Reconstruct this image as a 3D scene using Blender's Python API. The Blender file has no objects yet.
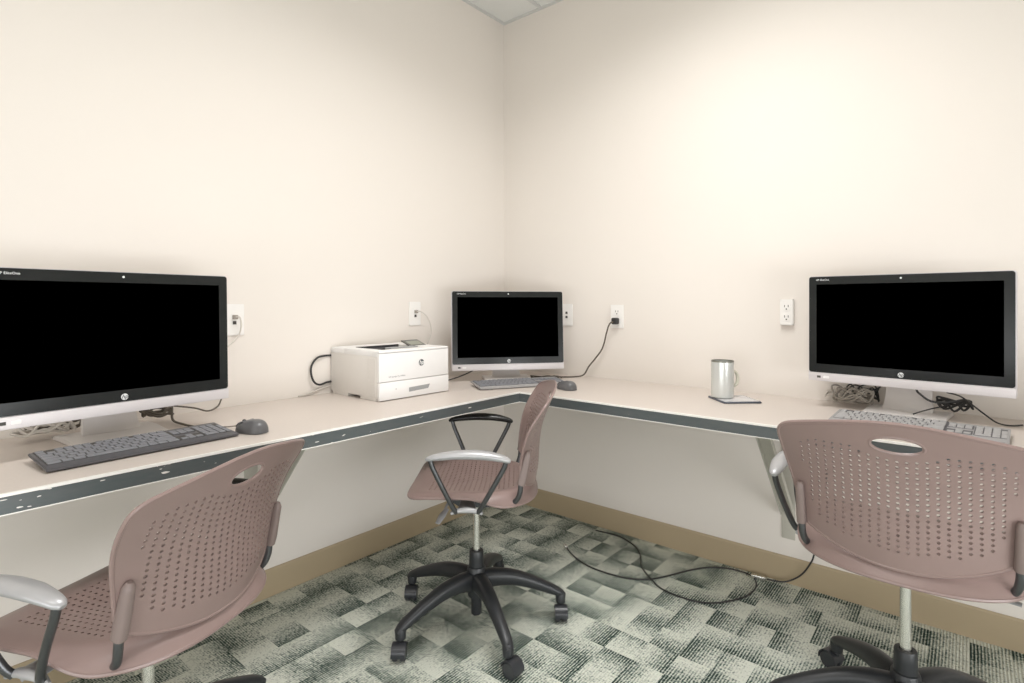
import bpy, bmesh, math, random
from mathutils import Vector, Matrix
from mathutils.geometry import delaunay_2d_cdt

R = math.radians
scene = bpy.context.scene
COL = scene.collection

# ------------------------------------------------------------------ camera, world, exposure
cam_data = bpy.data.cameras.new('camera')
cam = bpy.data.objects.new('camera', cam_data)
COL.objects.link(cam)
cam.location = (2.0906, -2.4419, 1.14)
cam.rotation_euler = (R(90), 0, R(39.7263))
cam_data.sensor_width = 36.0
cam_data.lens = 549.317 / 1024 * 36
cam_data.shift_y = -(341.5 - 302.9955) / 1024
cam_data.clip_start = 0.02
scene.camera = cam

world = bpy.data.worlds.new('world')
scene.world = world
world.use_nodes = True
world.node_tree.nodes['Background'].inputs[0].default_value = (1, 0.98, 0.95, 1)
world.node_tree.nodes['Background'].inputs[1].default_value = 0.5

scene.view_settings.view_transform = 'Standard'
scene.view_settings.look = 'None'
scene.view_settings.gamma = 1.0
scene.view_settings.use_curve_mapping = False
scene.view_settings.exposure = 0.06
LAMP_WATT = 21.5
FILL_BACK, FILL_SIDE = 40.0, 74.0  # power of the added fill lights outside the windows
CEIL = 2.767
ROOM_X, ROOM_Y = 3.9, -4.1
DESK, DBOT = 0.758, 0.715


# ------------------------------------------------------------------ materials
def new_mat(name):
    m = bpy.data.materials.new(name)
    m.use_nodes = True
    nt = m.node_tree
    return m, nt, nt.nodes['Principled BSDF']


def plain(name, col, rough=0.5, metal=0.0, vary=0.04, scale=30.0, bump=0.0, bscale=300.0, spec=0.5, coat=0.0):
    m, nt, b = new_mat(name)
    N = nt.nodes
    tc = N.new('ShaderNodeTexCoord')
    no = N.new('ShaderNodeTexNoise')
    no.inputs['Scale'].default_value = scale
    nt.links.new(tc.outputs['Object'], no.inputs['Vector'])
    mx = N.new('ShaderNodeMix')
    mx.data_type = 'RGBA'
    mx.inputs[6].default_value = tuple(c * (1 - vary) for c in col) + (1,)
    mx.inputs[7].default_value = tuple(min(1, c * (1 + vary)) for c in col) + (1,)
    nt.links.new(no.outputs['Fac'], mx.inputs[0])
    nt.links.new(mx.outputs[2], b.inputs['Base Color'])
    b.inputs['Roughness'].default_value = rough
    b.inputs['Metallic'].default_value = metal
    b.inputs['Specular IOR Level'].default_value = spec
    b.inputs['Coat Weight'].default_value = coat
    if bump > 0:
        n2 = N.new('ShaderNodeTexNoise')
        n2.inputs['Scale'].default_value = bscale
        nt.links.new(tc.outputs['Object'], n2.inputs['Vector'])
        bp = N.new('ShaderNodeBump')
        bp.inputs['Strength'].default_value = bump
        bp.inputs['Distance'].default_value = 0.002
        nt.links.new(n2.outputs['Fac'], bp.inputs['Height'])
        nt.links.new(bp.outputs['Normal'], b.inputs['Normal'])
    return m


class NG:
    """small helper to write math node chains"""
    def __init__(s, nt):
        s.nt = nt

    def m(s, op, a, b=None, c=None):
        n = s.nt.nodes.new('ShaderNodeMath')
        n.operation = op
        for i, v in enumerate((a, b, c)):
            if v is None:
                continue
            if isinstance(v, (int, float)):
                n.inputs[i].default_value = v
            else:
                s.nt.links.new(v, n.inputs[i])
        return n.outputs[0]


def carpet_mat():
    m, nt, b = new_mat('carpet')
    g = NG(nt)
    N = nt.nodes
    tc = N.new('ShaderNodeTexCoord')
    sep = N.new('ShaderNodeSeparateXYZ')
    nt.links.new(tc.outputs['Object'], sep.inputs[0])
    x, y = sep.outputs[0], sep.outputs[1]
    # slightly wobbly cell borders
    cx = g.m('DIVIDE', g.m('SUBTRACT', x, 0.024), 0.1035)
    cy = g.m('DIVIDE', g.m('ADD', y, 0.27), 0.1152)
    ix, iy = g.m('FLOOR', cx), g.m('FLOOR', cy)
    fx, fy = g.m('SUBTRACT', cx, ix), g.m('SUBTRACT', cy, iy)
    comb = N.new('ShaderNodeCombineXYZ')
    nt.links.new(ix, comb.inputs[0])
    nt.links.new(iy, comb.inputs[1])
    wn = N.new('ShaderNodeTexWhiteNoise')
    wn.noise_dimensions = '3D'
    nt.links.new(comb.outputs[0], wn.inputs['Vector'])
    sc = N.new('ShaderNodeSeparateColor')
    nt.links.new(wn.outputs['Color'], sc.inputs[0])
    r1, r2, r3 = sc.outputs[0], sc.outputs[1], sc.outputs[2]
    # gradient direction per cell: along x or y, either sign
    gx = g.m('ABSOLUTE', g.m('SUBTRACT', fx, g.m('GREATER_THAN', r1, 0.35)))
    gy = g.m('ABSOLUTE', g.m('SUBTRACT', fy, g.m('GREATER_THAN', r2, 0.3)))
    pick = g.m('GREATER_THAN', r3, 0.5)
    grad = g.m('ADD', g.m('MULTIPLY', gx, pick), g.m('MULTIPLY', gy, g.m('SUBTRACT', 1.0, pick)))
    parity = g.m('ABSOLUTE', g.m('MODULO', g.m('ADD', ix, iy), 2.0))
    # parity cells darker (checker feel)
    big = N.new('ShaderNodeTexNoise')
    big.inputs['Scale'].default_value = 9.0
    nt.links.new(tc.outputs['Object'], big.inputs['Vector'])
    dark = g.m('ADD', g.m('MULTIPLY', g.m('POWER', grad, 1.4), 0.68), g.m('MULTIPLY', parity, 0.20))
    dark = g.m('ADD', dark, g.m('MULTIPLY', g.m('SUBTRACT', big.outputs['Fac'], 0.5), 0.5))
    dark = g.m('ADD', dark, g.m('MULTIPLY', g.m('SUBTRACT', r2, 0.5), 0.3))
    # yarn rows along y, dashes across x
    rowx = g.m('SINE', g.m('MULTIPLY', x, 2 * math.pi / 0.0088))
    rowy = g.m('SINE', g.m('MULTIPLY', y, 2 * math.pi / 0.0075))
    fine = N.new('ShaderNodeTexNoise')
    fine.inputs['Scale'].default_value = 130.0
    fine.inputs['Detail'].default_value = 4.0
    fine.inputs['Roughness'].default_value = 0.75
    nt.links.new(tc.outputs['Object'], fine.inputs['Vector'])
    amp = g.m('ADD', g.m('MULTIPLY', dark, 0.42), 0.09)
    d = g.m('ADD', dark, g.m('MULTIPLY', g.m('ADD', rowx, g.m('MULTIPLY', rowy, 0.45)), amp))
    d = g.m('ADD', d, g.m('MULTIPLY', g.m('SUBTRACT', fine.outputs['Fac'], 0.5), 2.6))
    mid = N.new('ShaderNodeTexNoise')
    mid.inputs['Scale'].default_value = 65.0
    mid.inputs['Detail'].default_value = 2.0
    nt.links.new(tc.outputs['Object'], mid.inputs['Vector'])
    d = g.m('ADD', d, g.m('MULTIPLY', g.m('SUBTRACT', mid.outputs['Fac'], 0.5), 0.8))
    d = g.m('MULTIPLY', d, 1.0)
    ramp = N.new('ShaderNodeValToRGB')
    e = ramp.color_ramp.elements
    e[0].position = 0.05
    e[0].color = (0.72, 0.745, 0.66, 1)
    e[1].position = 1.0
    e[1].color = (0.022, 0.044, 0.036, 1)
    e2 = ramp.color_ramp.elements.new(0.45)
    e2.color = (0.42, 0.455, 0.40, 1)
    e3 = ramp.color_ramp.elements.new(0.72)
    e3.color = (0.135, 0.185, 0.16, 1)
    nt.links.new(d, ramp.inputs[0])
    nt.links.new(ramp.outputs[0], b.inputs['Base Color'])
    b.inputs['Roughness'].default_value = 0.95
    b.inputs['Specular IOR Level'].default_value = 0.15
    bp = N.new('ShaderNodeBump')
    bp.inputs['Strength'].default_value = 0.6
    bp.inputs['Distance'].default_value = 0.003
    nt.links.new(g.m('ADD', g.m('MULTIPLY', rowx, 0.4), fine.outputs['Fac']), bp.inputs['Height'])
    nt.links.new(bp.outputs['Normal'], b.inputs['Normal'])
    return m


def edge_mat():
    """dark grey green desk edge band with chipped white scratches"""
    m, nt, b = new_mat('edge_band')
    g = NG(nt)
    N = nt.nodes
    tc = N.new('ShaderNodeTexCoord')
    mp = N.new('ShaderNodeMapping')
    mp.inputs['Scale'].default_value = (14, 14, 60)
    nt.links.new(tc.outputs['Object'], mp.inputs['Vector'])
    n1 = N.new('ShaderNodeTexNoise')
    n1.inputs['Scale'].default_value = 1.0
    n1.inputs['Detail'].default_value = 4
    n1.inputs['Roughness'].default_value = 0.7
    nt.links.new(mp.outputs[0], n1.inputs['Vector'])
    mp2 = N.new('ShaderNodeMapping')
    mp2.inputs['Scale'].default_value = (9, 30, 110)
    mp2.inputs['Rotation'].default_value = (R(24), R(24), 0)
    nt.links.new(tc.outputs['Object'], mp2.inputs['Vector'])
    n2 = N.new('ShaderNodeTexNoise')
    n2.inputs['Scale'].default_value = 1.0
    n2.inputs['Detail'].default_value = 1
    nt.links.new(mp2.outputs[0], n2.inputs['Vector'])
    sep = N.new('ShaderNodeSeparateXYZ')
    nt.links.new(tc.outputs['Object'], sep.inputs[0])
    # more wear towards the used end of the left desk (y < -1.2)
    wear = N.new('ShaderNodeMapRange')
    wear.inputs[1].default_value = -1.0
    wear.inputs[2].default_value = -1.6
    nt.links.new(sep.outputs[1], wear.inputs[0])
    th1 = g.m('SUBTRACT', 0.70, g.m('MULTIPLY', wear.outputs[0], 0.045))
    c1 = g.m('GREATER_THAN', n1.outputs['Fac'], th1)
    c2 = g.m('MULTIPLY', g.m('GREATER_THAN', n2.outputs['Fac'], 0.735), wear.outputs[0])
    chip = g.m('MAXIMUM', c1, c2)
    base = N.new('ShaderNodeMix')
    base.data_type = 'RGBA'
    base.inputs[6].default_value = (0.060, 0.088, 0.092, 1)
    base.inputs[7].default_value = (0.125, 0.125, 0.125, 1)
    nt.links.new(n1.outputs['Fac'], base.inputs[0])
    mx = N.new('ShaderNodeMix')
    mx.data_type = 'RGBA'
    nt.links.new(chip, mx.inputs[0])
    nt.links.new(base.outputs[2], mx.inputs[6])
    mx.inputs[7].default_value = (0.8, 0.78, 0.74, 1)
    nt.links.new(mx.outputs[2], b.inputs['Base Color'])
    b.inputs['Roughness'].default_value = 0.4
    return m


def wood_top_mat():
    m = plain('worktop_laminate', (0.62, 0.555, 0.505), 0.42, vary=0.05, scale=120)
    return m


M = {}
M['wall'] = plain('wall_paint', (0.785, 0.735, 0.68), 0.85, vary=0.008, scale=2.0, bump=0.06, bscale=260)
M['ceiling'] = plain('ceiling_tile', (0.74, 0.75, 0.73), 0.95, vary=0.05, scale=220, bump=0.3, bscale=180)
M['grid'] = plain('ceiling_grid', (0.62, 0.63, 0.62), 0.5)
M['baseboard'] = plain('baseboard_vinyl', (0.43, 0.345, 0.225), 0.6, vary=0.04, scale=3)
M['carpet'] = carpet_mat()
M['top'] = wood_top_mat()
M['edge'] = edge_mat()
M['edge_white'] = plain('edge_trim_white', (0.88, 0.86, 0.82), 0.4, vary=0.05, scale=60)
M['bracket'] = plain('bracket_steel', (0.50, 0.48, 0.42), 0.5, 0.0)
M['mauve'] = plain('mauve_plastic', (0.258, 0.185, 0.170), 0.32, vary=0.05, scale=9, bump=0.08, bscale=500)
M['mauve_pad'] = plain('mauve_bracket', (0.215, 0.165, 0.152), 0.42, vary=0.04)
M['silver'] = plain('silver_paint', (0.43, 0.43, 0.44), 0.36, 0.35, vary=0.04)
M['steel'] = plain('dark_steel', (0.11, 0.113, 0.118), 0.32, 0.8)
M['arm_dark_reflection'] = plain('silver_arm_dark_reflection', (0.02, 0.021, 0.022), 0.25)  # dark room reflection on the silver armrest, put into the base colour
M['chrome'] = plain('brushed_chrome', (0.75, 0.74, 0.70), 0.25, 0.9)
M['black'] = plain('black_plastic', (0.022, 0.024, 0.027), 0.38, vary=0.15, scale=60, bump=0.08, bscale=600)
M['caster'] = plain('caster_plastic', (0.03, 0.032, 0.037), 0.3, vary=0.1)
M['glass_black'] = plain('bezel_glass', (0.014, 0.016, 0.016), 0.22, vary=0.1, spec=0.3)
M['display'] = plain('display_off', (0.0, 0.0, 0.0), 0.6, spec=0.0)
M['pc_silver'] = plain('computer_silver', (0.66, 0.63, 0.64), 0.4, 0.15, vary=0.04, scale=300)
M['pc_light'] = plain('computer_light', (0.74, 0.71, 0.69), 0.35, 0.1, vary=0.03)
M['pc_back'] = plain('computer_back', (0.10, 0.10, 0.11), 0.5)
M['kb_frame'] = plain('keyboard_frame', (0.095, 0.093, 0.10), 0.45)
M['key'] = plain('keycap', (0.215, 0.22, 0.24), 0.5, vary=0.1)
M['key_light'] = plain('keycap_light', (0.42, 0.41, 0.41), 0.5, vary=0.1)
M['kb_frame_light'] = plain('keyboard_frame_light', (0.36, 0.35, 0.35), 0.45)
M['mouse'] = plain('mouse_grey', (0.12, 0.12, 0.125), 0.3)
M['mouse_light'] = plain('mouse_button', (0.17, 0.17, 0.18), 0.3)
M['white_plastic'] = plain('white_plastic', (0.84, 0.83, 0.82), 0.4, vary=0.015)
M['printer_side'] = plain('printer_side', (0.74, 0.71, 0.67), 0.45, vary=0.02)
M['printer_grey'] = plain('printer_grey', (0.34, 0.345, 0.35), 0.45)
M['dark_gap'] = plain('dark_gap', (0.05, 0.05, 0.055), 0.6)
M['panel'] = plain('control_panel', (0.10, 0.10, 0.09), 0.3)
M['screen_green'] = plain('control_screen', (0.28, 0.29, 0.24), 0.3)
M['logo_dark'] = plain('logo_dark', (0.10, 0.11, 0.12), 0.4)
M['logo_light'] = plain('logo_light', (0.75, 0.76, 0.76), 0.35)
M['cord_black'] = plain('cord_black', (0.025, 0.025, 0.025), 0.45)
M['cord_brown'] = plain('cord_brown', (0.10, 0.085, 0.065), 0.5)
M['cord_grey'] = plain('cord_grey', (0.33, 0.30, 0.26), 0.5)
M['cord_white'] = plain('cord_white', (0.62, 0.58, 0.53), 0.5)
M['outlet'] = plain('outlet_plastic', (0.86, 0.84, 0.81), 0.35, vary=0.01)
M['slot'] = plain('socket_slot', (0.06, 0.055, 0.05), 0.6)
M['mug'] = plain('mug_glaze', (0.66, 0.68, 0.66), 0.2, 0.25, vary=0.02)
M['mug_rim'] = plain('mug_rim', (0.22, 0.22, 0.19), 0.3, 0.5)
M['mug_handle'] = plain('mug_handle', (0.60, 0.58, 0.49), 0.3)
M['pad'] = plain('pad_slate', (0.085, 0.10, 0.13), 0.22)
M['pad_glare'] = plain('pad_glare_paint', (0.62, 0.61, 0.62), 0.18)  # glare on the dark pad, put into a pale colour


def emit_mat(name, col, s):
    m, nt, b = new_mat(name)
    b.inputs['Base Color'].default_value = (*col, 1)
    b.inputs['Emission Color'].default_value = (*col, 1)
    b.inputs['Emission Strength'].default_value = s
    return m


def glass_mat():
    m, nt, b = new_mat('window_glass')
    nt.nodes.remove(b)
    tr = nt.nodes.new('ShaderNodeBsdfTransparent')
    gl = nt.nodes.new('ShaderNodeBsdfGlossy')
    gl.inputs['Roughness'].default_value = 0.02
    mx = nt.nodes.new('ShaderNodeMixShader')
    mx.inputs[0].default_value = 0.08
    nt.links.new(tr.outputs[0], mx.inputs[1])
    nt.links.new(gl.outputs[0], mx.inputs[2])
    nt.links.new(mx.outputs[0], nt.nodes['Material Output'].inputs[0])
    return m


M['window_glass'] = glass_mat()
M['diffuser'] = emit_mat('lamp_diffuser', (1.0, 0.97, 0.92), 2.0)


# ------------------------------------------------------------------ object helpers
def link(o, parent=None):
    COL.objects.link(o)
    if parent is not None:
        o.parent = parent
    return o


def obj(name, bm, mat, parent=None, smooth=True, loc=None, rot=None, normals=True):
    me = bpy.data.meshes.new(name)
    if normals:
        bmesh.ops.recalc_face_normals(bm, faces=bm.faces)
    bm.to_mesh(me)
    bm.free()
    me.materials.append(M[mat] if isinstance(mat, str) else mat)
    if smooth:
        for p in me.polygons:
            p.use_smooth = True
        me.set_sharp_from_angle(angle=R(38))
    o = bpy.data.objects.new(name, me)
    link(o, parent)
    if loc is not None:
        o.location = loc
    if rot is not None:
        o.rotation_euler = rot
    return o


def thing(name, label, cat, loc=(0, 0, 0), rz=0.0, group=None):
    o = bpy.data.objects.new(name, None)
    o.empty_display_size = 0.05
    COL.objects.link(o)
    o.location = loc
    o.rotation_euler = (0, 0, rz)
    tag(o, label, cat, group)
    return o


def tag(o, label, cat, group=None):
    o['label'] = label
    o['category'] = cat
    if group:
        o['group'] = group
    return o


def struct(o):
    o['kind'] = 'structure'
    return o


def bx(bm, x0, x1, y0, y1, z0, z1, bev=0.0, seg=2, mtx=None):
    t = bmesh.new()
    bmesh.ops.create_cube(t, size=1)
    for v in t.verts:
        v.co = Vector(((x0 + x1) / 2 + v.co.x * (x1 - x0), (y0 + y1) / 2 + v.co.y * (y1 - y0),
                       (z0 + z1) / 2 + v.co.z * (z1 - z0)))
    if bev > 0:
        bmesh.ops.bevel(t, geom=list(t.edges), offset=bev, segments=seg, affect='EDGES', profile=0.6)
    merge(bm, t, mtx)
    return bm


def merge(bm, t, mtx=None):
    if mtx is not None:
        bmesh.ops.transform(t, matrix=mtx, verts=t.verts)
    mp = {}
    for v in t.verts:
        mp[v] = bm.verts.new(v.co)
    for f in t.faces:
        try:
            bm.faces.new([mp[v] for v in f.verts])
        except ValueError:
            pass
    t.free()


def box(x0, x1, y0, y1, z0, z1, bev=0.0, seg=2, mtx=None):
    return bx(bmesh.new(), x0, x1, y0, y1, z0, z1, bev, seg, mtx)


def catmull(pts, n):
    P = [Vector(p) for p in pts]
    if len(P) < 3 or n <= 1:
        return P
    out = []
    ext = [P[0] * 2 - P[1]] + P + [P[-1] * 2 - P[-2]]
    for i in range(1, len(ext) - 2):
        a, b, c, d = ext[i - 1], ext[i], ext[i + 1], ext[i + 2]
        for k in range(n):
            t = k / n
            out.append(0.5 * ((2 * b) + (c - a) * t + (2 * a - 5 * b + 4 * c - d) * t * t + (3 * b - a - 3 * c + d) * t ** 3))
    out.append(P[-1])
    return out


def tube(bm, pts, rad, seg=8, smooth=4, flat=None, up=None, cap=True, closed=False, sup=2.0):
    """sweep along pts. rad: number or list (per control point). flat: list of second radius (up direction)"""
    n = len(pts)
    ra = [rad] * n if isinstance(rad, (int, float)) else list(rad)
    rb = ra if flat is None else ([flat] * n if isinstance(flat, (int, float)) else list(flat))
    if closed:
        C = [Vector(p) for p in pts]
    else:
        C = catmull(pts, smooth)
    q = len(C)
    rings = []
    prev = None
    for i, p in enumerate(C):
        s = i / max(1, smooth) if (not closed and n >= 3 and smooth > 1) else i
        k = min(int(s), n - 2)
        f = min(1.0, s - k)
        a = ra[k] * (1 - f) + ra[k + 1] * f
        b = rb[k] * (1 - f) + rb[k + 1] * f
        if closed:
            d = (C[(i + 1) % q] - C[i - 1]).normalized()
            a, b = ra[i], rb[i]
        else:
            d = (C[min(i + 1, q - 1)] - C[max(i - 1, 0)]).normalized()
        if up is not None:
            u = Vector(up)
            side = d.cross(u)
            if side.length < 1e-5:
                side = Vector((1, 0, 0))
            side.normalize()
            u2 = side.cross(d).normalized()
        else:
            if prev is None:
                u = Vector((0, 0, 1)) if abs(d.z) < 0.9 else Vector((1, 0, 0))
            else:
                u = prev
            side = d.cross(u).normalized()
            u2 = side.cross(d).normalized()
            prev = u2
        ring = []
        for j in range(seg):
            an = 2 * math.pi * j / seg
            c, s_ = math.cos(an), math.sin(an)
            if sup != 2.0:
                c = math.copysign(abs(c) ** (2 / sup), c)
                s_ = math.copysign(abs(s_) ** (2 / sup), s_)
            ring.append(bm.verts.new(p + side * c * a + u2 * s_ * b))
        rings.append(ring)
    rng = range(q) if closed else range(q - 1)
    for i in rng:
        A, B = rings[i], rings[(i + 1) % q]
        for j in range(seg):
            bm.faces.new((A[j], A[(j + 1) % seg], B[(j + 1) % seg], B[j]))
    if cap and not closed:
        bm.faces.new(rings[0][::-1])
        bm.faces.new(rings[-1])
    return bm


def lathe(bm, prof, seg=24, mtx=None, axis_cap=True):
    t = bmesh.new()
    rings = []
    for r, z in prof:
        rings.append([t.verts.new((r * math.cos(2 * math.pi * j / seg), r * math.sin(2 * math.pi * j / seg), z)) for j in range(seg)])
    for a, b in zip(rings, rings[1:]):
        for j in range(seg):
            t.faces.new((a[j], a[(j + 1) % seg], b[(j + 1) % seg], b[j]))
    if axis_cap:
        t.faces.new(rings[0][::-1])
        t.faces.new(rings[-1])
    merge(bm, t, mtx)
    return bm


def prism(bm, poly, h0, h1, mtx=None, bev=0.0):
    t = bmesh.new()
    lo = [t.verts.new((x, y, h0)) for x, y in poly]
    hi = [t.verts.new((x, y, h1)) for x, y in poly]
    n = len(poly)
    t.faces.new(lo[::-1])
    t.faces.new(hi)
    for i in range(n):
        t.faces.new((lo[i], lo[(i + 1) % n], hi[(i + 1) % n], hi[i]))
    if bev > 0:
        bmesh.ops.recalc_face_normals(t, faces=t.faces)
        bmesh.ops.bevel(t, geom=list(t.edges), offset=bev, segments=2, affect='EDGES')
    merge(bm, t, mtx)
    return bm


def rrect(w, h, r, n=5, cx=0, cy=0):
    pts = []
    for (sx, sy, a0) in ((1, 1, 0), (-1, 1, 90), (-1, -1, 180), (1, -1, 270)):
        for k in range(n + 1):
            a = R(a0 + 90 * k / n)
            pts.append((cx + sx * (w / 2 - r) + r * math.cos(a), cy + sy * (h / 2 - r) + r * math.sin(a)))
    return pts


def text_mesh(s, size, shear=0.0, extrude=0.0003, bold=0.0):
    cu = bpy.data.curves.new('lettering', 'FONT')
    cu.body = s
    cu.size = size
    cu.shear = shear
    cu.extrude = extrude
    cu.offset = bold
    cu.align_x = 'CENTER'
    cu.align_y = 'CENTER'
    cu.resolution_u = 3
    o = bpy.data.objects.new('lettering', cu)
    COL.objects.link(o)
    dg = bpy.context.evaluated_depsgraph_get()
    me = bpy.data.meshes.new_from_object(o.evaluated_get(dg))
    bpy.data.objects.remove(o)
    bpy.data.curves.remove(cu)
    bm = bmesh.new()
    bm.from_mesh(me)
    bpy.data.meshes.remove(me)
    return bm


def copy_tree(o, parent=None):
    c = o.copy()
    COL.objects.link(c)
    if parent is not None:
        c.parent = parent
    for ch in [k for k in bpy.data.objects if k.parent == o]:
        copy_tree(ch, c)
    return c


# ------------------------------------------------------------------ the room
fl = box(-0.15, ROOM_X + 0.15, ROOM_Y - 0.15, 0.15, -0.08, 0.0)
struct(obj('floor', fl, 'carpet', smooth=False))
struct(obj('ceiling', box(-0.15, ROOM_X + 0.15, ROOM_Y - 0.15, 0.15, CEIL, CEIL + 0.08), 'ceiling', smooth=False))
struct(obj('wall_left', box(-0.12, 0.0, ROOM_Y - 0.12, 0.12, 0.0, CEIL), 'wall', smooth=False))
struct(obj('wall_right', box(0.0, ROOM_X + 0.12, 0.0, 0.12, 0.0, CEIL), 'wall', smooth=False))
WZ0, WZ1 = 0.08, 1.0  # added unseen windows, kept low to brighten the walls under the desks


def window_wall(name, wname, a0, a1, w0, w1, mtx, area):
    """wall with one added low window for fill light; local x along the wall, y outwards"""
    b = bmesh.new()
    bx(b, a0, w0, 0, 0.12, 0, CEIL, mtx=mtx)
    bx(b, w1, a1, 0, 0.12, 0, CEIL, mtx=mtx)
    bx(b, w0, w1, 0, 0.12, 0, WZ0, mtx=mtx)
    bx(b, w0, w1, 0, 0.12, WZ1, CEIL, mtx=mtx)
    struct(obj(name, b, 'wall', smooth=False))
    b = bmesh.new()
    bx(b, w0, w1, 0.02, 0.09, WZ0, WZ0 + 0.05, mtx=mtx)
    bx(b, w0, w1, 0.02, 0.09, WZ1 - 0.05, WZ1, mtx=mtx)
    n = 3
    for k in range(n + 1):
        x = w0 + (w1 - w0 - 0.05) * k / n
        bx(b, x, x + 0.05, 0.02, 0.09, WZ0 + 0.05, WZ1 - 0.05, mtx=mtx)
    fr = struct(obj(wname, b, 'grid', smooth=False))
    g_ = obj('pane', box(w0, w1, 0.05, 0.056, WZ0, WZ1, mtx=mtx), 'window_glass', fr, smooth=False)
    ld = bpy.data.lights.new('window_fill', 'AREA')  # added fill light outside the opening
    ld.shape = 'RECTANGLE'
    ld.size = w1 - w0
    ld.size_y = WZ1 - WZ0
    ld.energy = area
    ld.color = (0.97, 0.985, 1.0)
    lo = bpy.data.objects.new('window_fill', ld)
    link(lo)
    lo.matrix_world = mtx @ Matrix.Translation(((w0 + w1) / 2, 0.25, (WZ0 + WZ1) / 2)) @ Matrix.Rotation(R(-90), 4, 'X')


# wall_back runs along x at y = ROOM_Y, outside is -y ; wall_near runs along y at x = ROOM_X, outside is +x
window_wall('wall_back', 'fill_window_1', -ROOM_X - 0.12, 0.12, -3.5, -0.7, Matrix.Translation((0, ROOM_Y, 0)) @ Matrix.Rotation(R(180), 4, 'Z'), FILL_BACK)
window_wall('wall_near', 'fill_window_2', ROOM_Y, 0.0, -3.7, -0.9, Matrix.Translation((ROOM_X, 0, 0)) @ Matrix(((0, 1, 0, 0), (1, 0, 0, 0), (0, 0, 1, 0), (0, 0, 0, 1))), FILL_SIDE)
bb = prism(bmesh.new(), [(0, 0), (0.007, 0), (0.007, 0.100), (0.004, 0.108), (0, 0.108)], 0, -ROOM_Y,
           Matrix(((1, 0, 0, 0), (0, 0, -1, 0), (0, 1, 0, 0), (0, 0, 0, 1))))
struct(obj('baseboard_left', bb, 'baseboard', smooth=False))
bb = prism(bmesh.new(), [(0, 0), (-0.007, 0), (-0.007, 0.100), (-0.004, 0.108), (0, 0.108)], 0.007, ROOM_X,
           Matrix(((0, 0, 1, 0), (1, 0, 0, 0), (0, 1, 0, 0), (0, 0, 0, 1))))
struct(obj('baseboard_right', bb, 'baseboard', smooth=False))
# ceiling wall angles and T bars
g = bmesh.new()
bx(g, 0, 0.022, ROOM_Y, 0, CEIL - 0.004, CEIL)
struct(obj('trim_1', g, 'grid', smooth=False))
g = bmesh.new()
bx(g, 0.022, ROOM_X, -0.022, 0, CEIL - 0.004, CEIL)
struct(obj('trim_2', g, 'grid', smooth=False))
g = bmesh.new()
xs = [0.282 + 0.61 * k for k in range(6)]
ys = [-0.61 * k for k in range(1, 7)]
for x in xs:
    bx(g, x - 0.012, x + 0.012, ROOM_Y, -0.022, CEIL - 0.005, CEIL)
for y in ys:
    bx(g, 0.022, ROOM_X, y - 0.012, y + 0.012, CEIL - 0.0045, CEIL)
struct(obj('trim_3', g, 'grid', smooth=False))


# ceiling lamps (outside the picture, they light the room)
def troffer(cx, cy, lab, watt, spread):
    t = thing('ceiling_light', lab, 'ceiling light', (cx, cy, CEIL - 0.02))
    f = bmesh.new()
    for s in (-1, 1):
        bx(f, -0.30, 0.30, s * 0.60 - 0.012, s * 0.60 + 0.012, -0.03, 0.019)
        bx(f, s * 0.30 - 0.012, s * 0.30 + 0.012, -0.588, 0.588, -0.03, 0.019)
    obj('frame', f, 'grid', t, smooth=False)
    obj('diffuser', box(-0.288, 0.288, -0.588, 0.588, -0.002, 0.006), 'diffuser', t, smooth=False)
    ld = bpy.data.lights.new('lamp_light', 'AREA')
    ld.shape = 'RECTANGLE'
    ld.size = 0.56
    ld.size_y = 1.15
    ld.energy = watt
    ld.color = (1.0, 0.985, 0.975)
    ld.spread = R(spread)
    lo = bpy.data.objects.new('lamp_tubes', ld)
    link(lo, t)
    lo.location = (0, 0, -0.008)
    return t


troffer(1.42, -1.24, 'recessed ceiling light above the corner desks', LAMP_WATT, 150)
troffer(1.62, -3.25, 'recessed ceiling light behind the camera by the back wall', LAMP_WATT * 0.3, 165)

# ------------------------------------------------------------------ worktop
W1, W2 = 3.2, -3.2
D = 0.609


def lpoly(i, o=0.0):
    """L outline with the front pulled in by i"""
    return [(0.0, 0.0), (W1, 0.0), (W1, -D + i), (D - i, -D + i), (D - i, W2), (0.0, W2)]


wt = prism(bmesh.new(), lpoly(0.006), DBOT, DESK)
top = tag(obj('worktop', wt, 'top', smooth=False),
          'beige laminate L-shaped desk top running along both walls', 'desk')


def front_strip(i0, i1, z0, z1):
    bm = bmesh.new()
    pts = [((W1, -D + i0), (W1, -D + i1)), ((D - i0, -D + i0), (D - i1, -D + i1)), ((D - i0, W2), (D - i1, W2))]
    rings = []
    for a, b in pts:
        rings.append([bm.verts.new((*a, z0)), bm.verts.new((*b, z0)), bm.verts.new((*b, z1)), bm.verts.new((*a, z1))])
    for A, B in zip(rings, rings[1:]):
        for j in range(4):
            bm.faces.new((A[j], A[(j + 1) % 4], B[(j + 1) % 4], B[j]))
    bm.faces.new(rings[0][::-1])
    bm.faces.new(rings[-1])
    return bm


e = obj('edge_band', front_strip(0.006, 0.0, DBOT + 0.0020, DESK - 0.0055), 'edge', top, smooth=False)
e['label'] = 'dark grey scratched edge band'
e = obj('edge_trim', front_strip(0.0066, -0.0012, DESK - 0.0055, DESK + 0.0006), 'edge_white', top, smooth=False)  # worn white edge, with the highlight along it painted in
e['label'] = 'worn white upper edge line, highlight painted in'
e = obj('edge_trim', front_strip(0.006, -0.0005, DBOT - 0.0002, DBOT + 0.0020), 'edge_white', top, smooth=False)
e['label'] = 'thin worn white lower edge line'


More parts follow.
